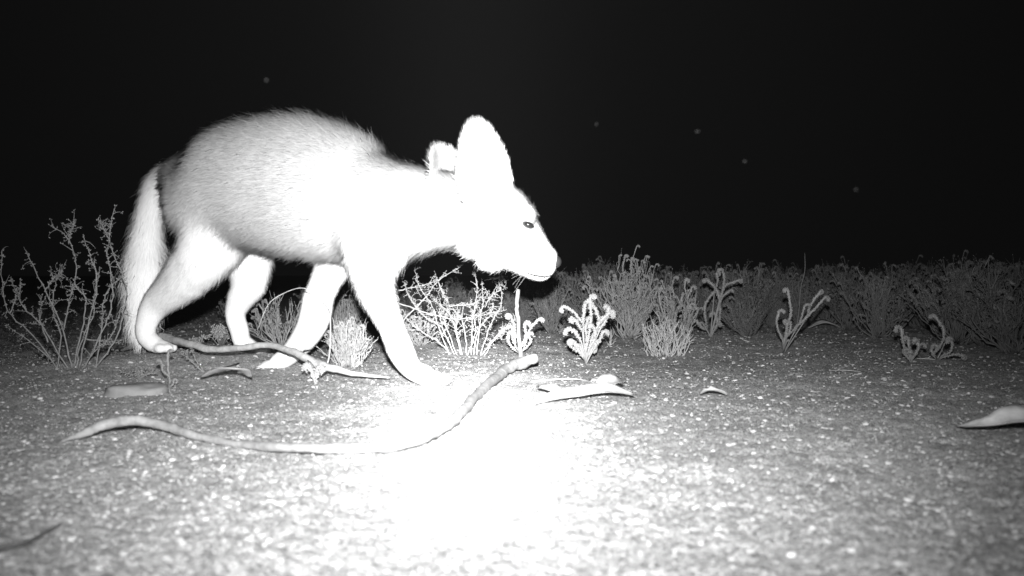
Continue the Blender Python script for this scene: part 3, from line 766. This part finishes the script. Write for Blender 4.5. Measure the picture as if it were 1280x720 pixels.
def leaf(name, label, pix, Y0, curl, mt, cat='leaf', thick=.0008, nx=24, ny=7, lift=.001, tilt=30):
    """leaf or bark flake: centre line as pixels with half widths (m); its cross-section is rolled"""
    sp = spline([(*P(a, b, c), hw_) for (a, b, c, hw_) in pix], 6); mb = MB(); m = len(sp); vs = []
    for sgn in (1, -1):
        for i, s in enumerate(sp):
            p = Vector(s[:3]); t = Vector(sp[min(i + 1, m - 1)][:3]) - Vector(sp[max(i - 1, 0)][:3]); t.normalize()
            sd = t.cross(Vector((0, 0, 1))).normalized(); up = sd.cross(t); a_ = math.radians(tilt); sd, up = sd * math.cos(a_) - up * math.sin(a_), up * math.cos(a_) + sd * math.sin(a_)
            for j in range(ny):
                u = -1 + 2 * j / (ny - 1)
                wv = .0009 * noise.noise(Vector((p.x * 60, p.y * 60, u * 1.5)))
                vs.append(p + sd * u * s[3] * .95 + up * (curl * abs(s[3]) * u * u + wv + sgn * thick * .5 + lift) + Vector((0, 0, s[3] * .5)))
    q = m * ny; fs = []
    for i in range(m - 1):
        for j in range(ny - 1):
            a = i * ny + j; fs.append((a, a + 1, a + ny + 1, a + ny)); fs.append((q + a, q + a + ny, q + a + ny + 1, q + a + 1))
    bd = [j for j in range(ny)] + [i * ny + ny - 1 for i in range(1, m)] + [(m - 1) * ny + j for j in range(ny - 2, -1, -1)] + [i * ny for i in range(m - 2, 0, -1)]
    for k in range(len(bd)): a, b = bd[k], bd[(k + 1) % len(bd)]; fs.append((a, q + a, q + b, b))
    mb.add(vs, fs)
    return tag(mb.build(name, mt, origin=Vector((sp[0][0], sp[0][1], 0))), label, cat)
def gy(py, z=0): return FPX * (CAMZ - z) / (py - HZ)
leaf('dry_leaf', 'long smooth pale leaf lying at the right edge of the frame', [
    (1196, 534, gy(537, .004), .0006), (1214, 537, gy(542, .004), .008), (1238, 537, gy(544, .006), .013), (1262, 534, gy(543, .008), .017), (1285, 533, gy(543, .008), .017), (1315, 532, gy(543, .006), .007), (1335, 534, gy(541, .004), .001)], 0, .55, M['dead_leaf'])
leaf('bark_strip', 'shed strip of rolled bark lying right of the hot spot on the ground', [
    (656, 509, gy(509, .004), .0012), (690, 502, gy(505, .005), .010), (725, 498, gy(502, .005), .014), (760, 494, gy(500, .007), .014), (792, 496, gy(499, .006), .004)], 0, .45, M['bark_strip'], 'bark')
leaf('bark_strip', 'small upturned bark flake resting behind the shed bark strip', [
    (742, 494, gy(496, .008), .006), (758, 486, gy(492, .010), .016), (772, 481, gy(489, .012), .012), (780, 480, gy(487, .010), .003)], 0, .5, M['bark_strip'], 'bark')
leaf('bark_strip', 'short curled bark sliver at the left end of the shed bark strip', [
    (672, 486, gy(494, .006), .003), (690, 491, gy(497, .008), .009), (706, 497, gy(500, .006), .003)], 0, .6, M['bark_strip'], 'bark')
leaf('dry_leaf', 'small crumpled pale leaf lying alone on the gravel below the low pale bush', [
    (876, 494, gy(497, .003), .002), (888, 492, gy(497, .005), .009), (902, 494, gy(497, .004), .006), (908, 495, gy(497, .003), .001)], 0, .7, M['dead_leaf'], tilt=12)
leaf('dry_leaf', 'flat leaf with upturned end lying under the animal\'s belly', [
    (252, 474, gy(474, .012), .004), (275, 472, gy(474, .015), .020), (296, 470, gy(474, .018), .022), (313, 474, gy(475, .012), .004)], 0, .35, M['dead_leaf'], tilt=8)
leaf('dry_leaf', 'small pale leaf on the ground in front of the dim shrubs at right', [
    (1010, 411, gy(411), .004), (1030, 409, gy(411), .03), (1052, 411, gy(411), .006)], 0, .3, M['dead_leaf'], tilt=8)

def rock(label, c, sx, sy, sz, seed, mt, name='flat_stone'):
    random.seed(seed); mb = MB(); nu, nv = 28, 14; vs = []; fs = []
    for i in range(nv + 1):
        th = math.pi * i / nv
        for k in range(nu):
            a = 2 * math.pi * k / nu; d = Vector((math.sin(th) * math.cos(a), math.sin(th) * math.sin(a), math.cos(th)))
            s = 1 + .22 * noise.noise(d * 1.6 + Vector((seed, 0, 0))) + .05 * noise.noise(d * 6)
            e = Vector((math.copysign(abs(d.x) ** .75, d.x), math.copysign(abs(d.y) ** .8, d.y), math.copysign(abs(d.z) ** .6, d.z)))
            vs.append(Vector((e.x * sx * s, e.y * sy * s, e.z * sz * s)) + c)
    for i in range(nv):
        for k in range(nu): fs.append((i * nu + k, (i + 1) * nu + k, (i + 1) * nu + (k + 1) % nu, i * nu + (k + 1) % nu))
    mb.add(vs, fs); return tag(mb.build(name, mt, origin=Vector((c.x, c.y, 0))), label, 'stone')
M['slab'] = mat('dusty stone', .20, .95, .15, 30, .0006, 200)
rock('low flat pale slab half buried in the soil at left, near the wiry shrub', G(170, 492), .060, .045, .018, 3, M['slab'])
rock('small round stone just beyond the planted front paw', G(575, 487) + Vector((0, 0, .006)), .014, .012, .012, 8, M['slab'], 'stone')

# ------------------------------------------------------------------ dust drifting in the air
mb = MB(); rn = random.Random(3)
for (px, py, r) in ((332, 100, 3), (931, 202, 3), (1070, 237, 2.5), (872, 165, 3), (745, 155, 2)):
    Y = .75 + .25 * rn.random(); c = P(px, py, Y); rr_ = r * .45 * Y / FPX
    for k in range(3): mb.leaflet(c, rdir(), rr_ * 2, rr_)
tag(mb.build('airborne_dust', M['dust']), 'specks of dust drifting in the dark air above the clearing', 'dust', kind='stuff')

# ------------------------------------------------------------------ faint dusty air lit by the flash
hz = MB(); a = 64.0; z0, z1 = -1.1, 1.2
hz.add([(-a, -a, z0), (a, -a, z0), (a, a, z0), (-a, a, z0), (-a, -a, z1), (a, -a, z1), (a, a, z1), (-a, a, z1)],
       [(0, 3, 2, 1), (4, 5, 6, 7), (0, 1, 5, 4), (1, 2, 6, 5), (2, 3, 7, 6), (3, 0, 4, 7)])
hm = bpy.data.materials.new('haze'); hm.use_nodes = True; nt = hm.node_tree
nt.nodes.remove(nt.nodes['Principled BSDF']); pv = nt.nodes.new('ShaderNodeVolumePrincipled')
pv.inputs['Color'].default_value = (.9, .9, .9, 1); pv.inputs['Density'].default_value = 0.0002
nt.links.new(pv.outputs[0], nt.nodes['Material Output'].inputs['Volume'])
tag(hz.build('haze', hm, smooth=False), 'faint dusty night air lit by the camera flash', 'haze', kind='stuff')
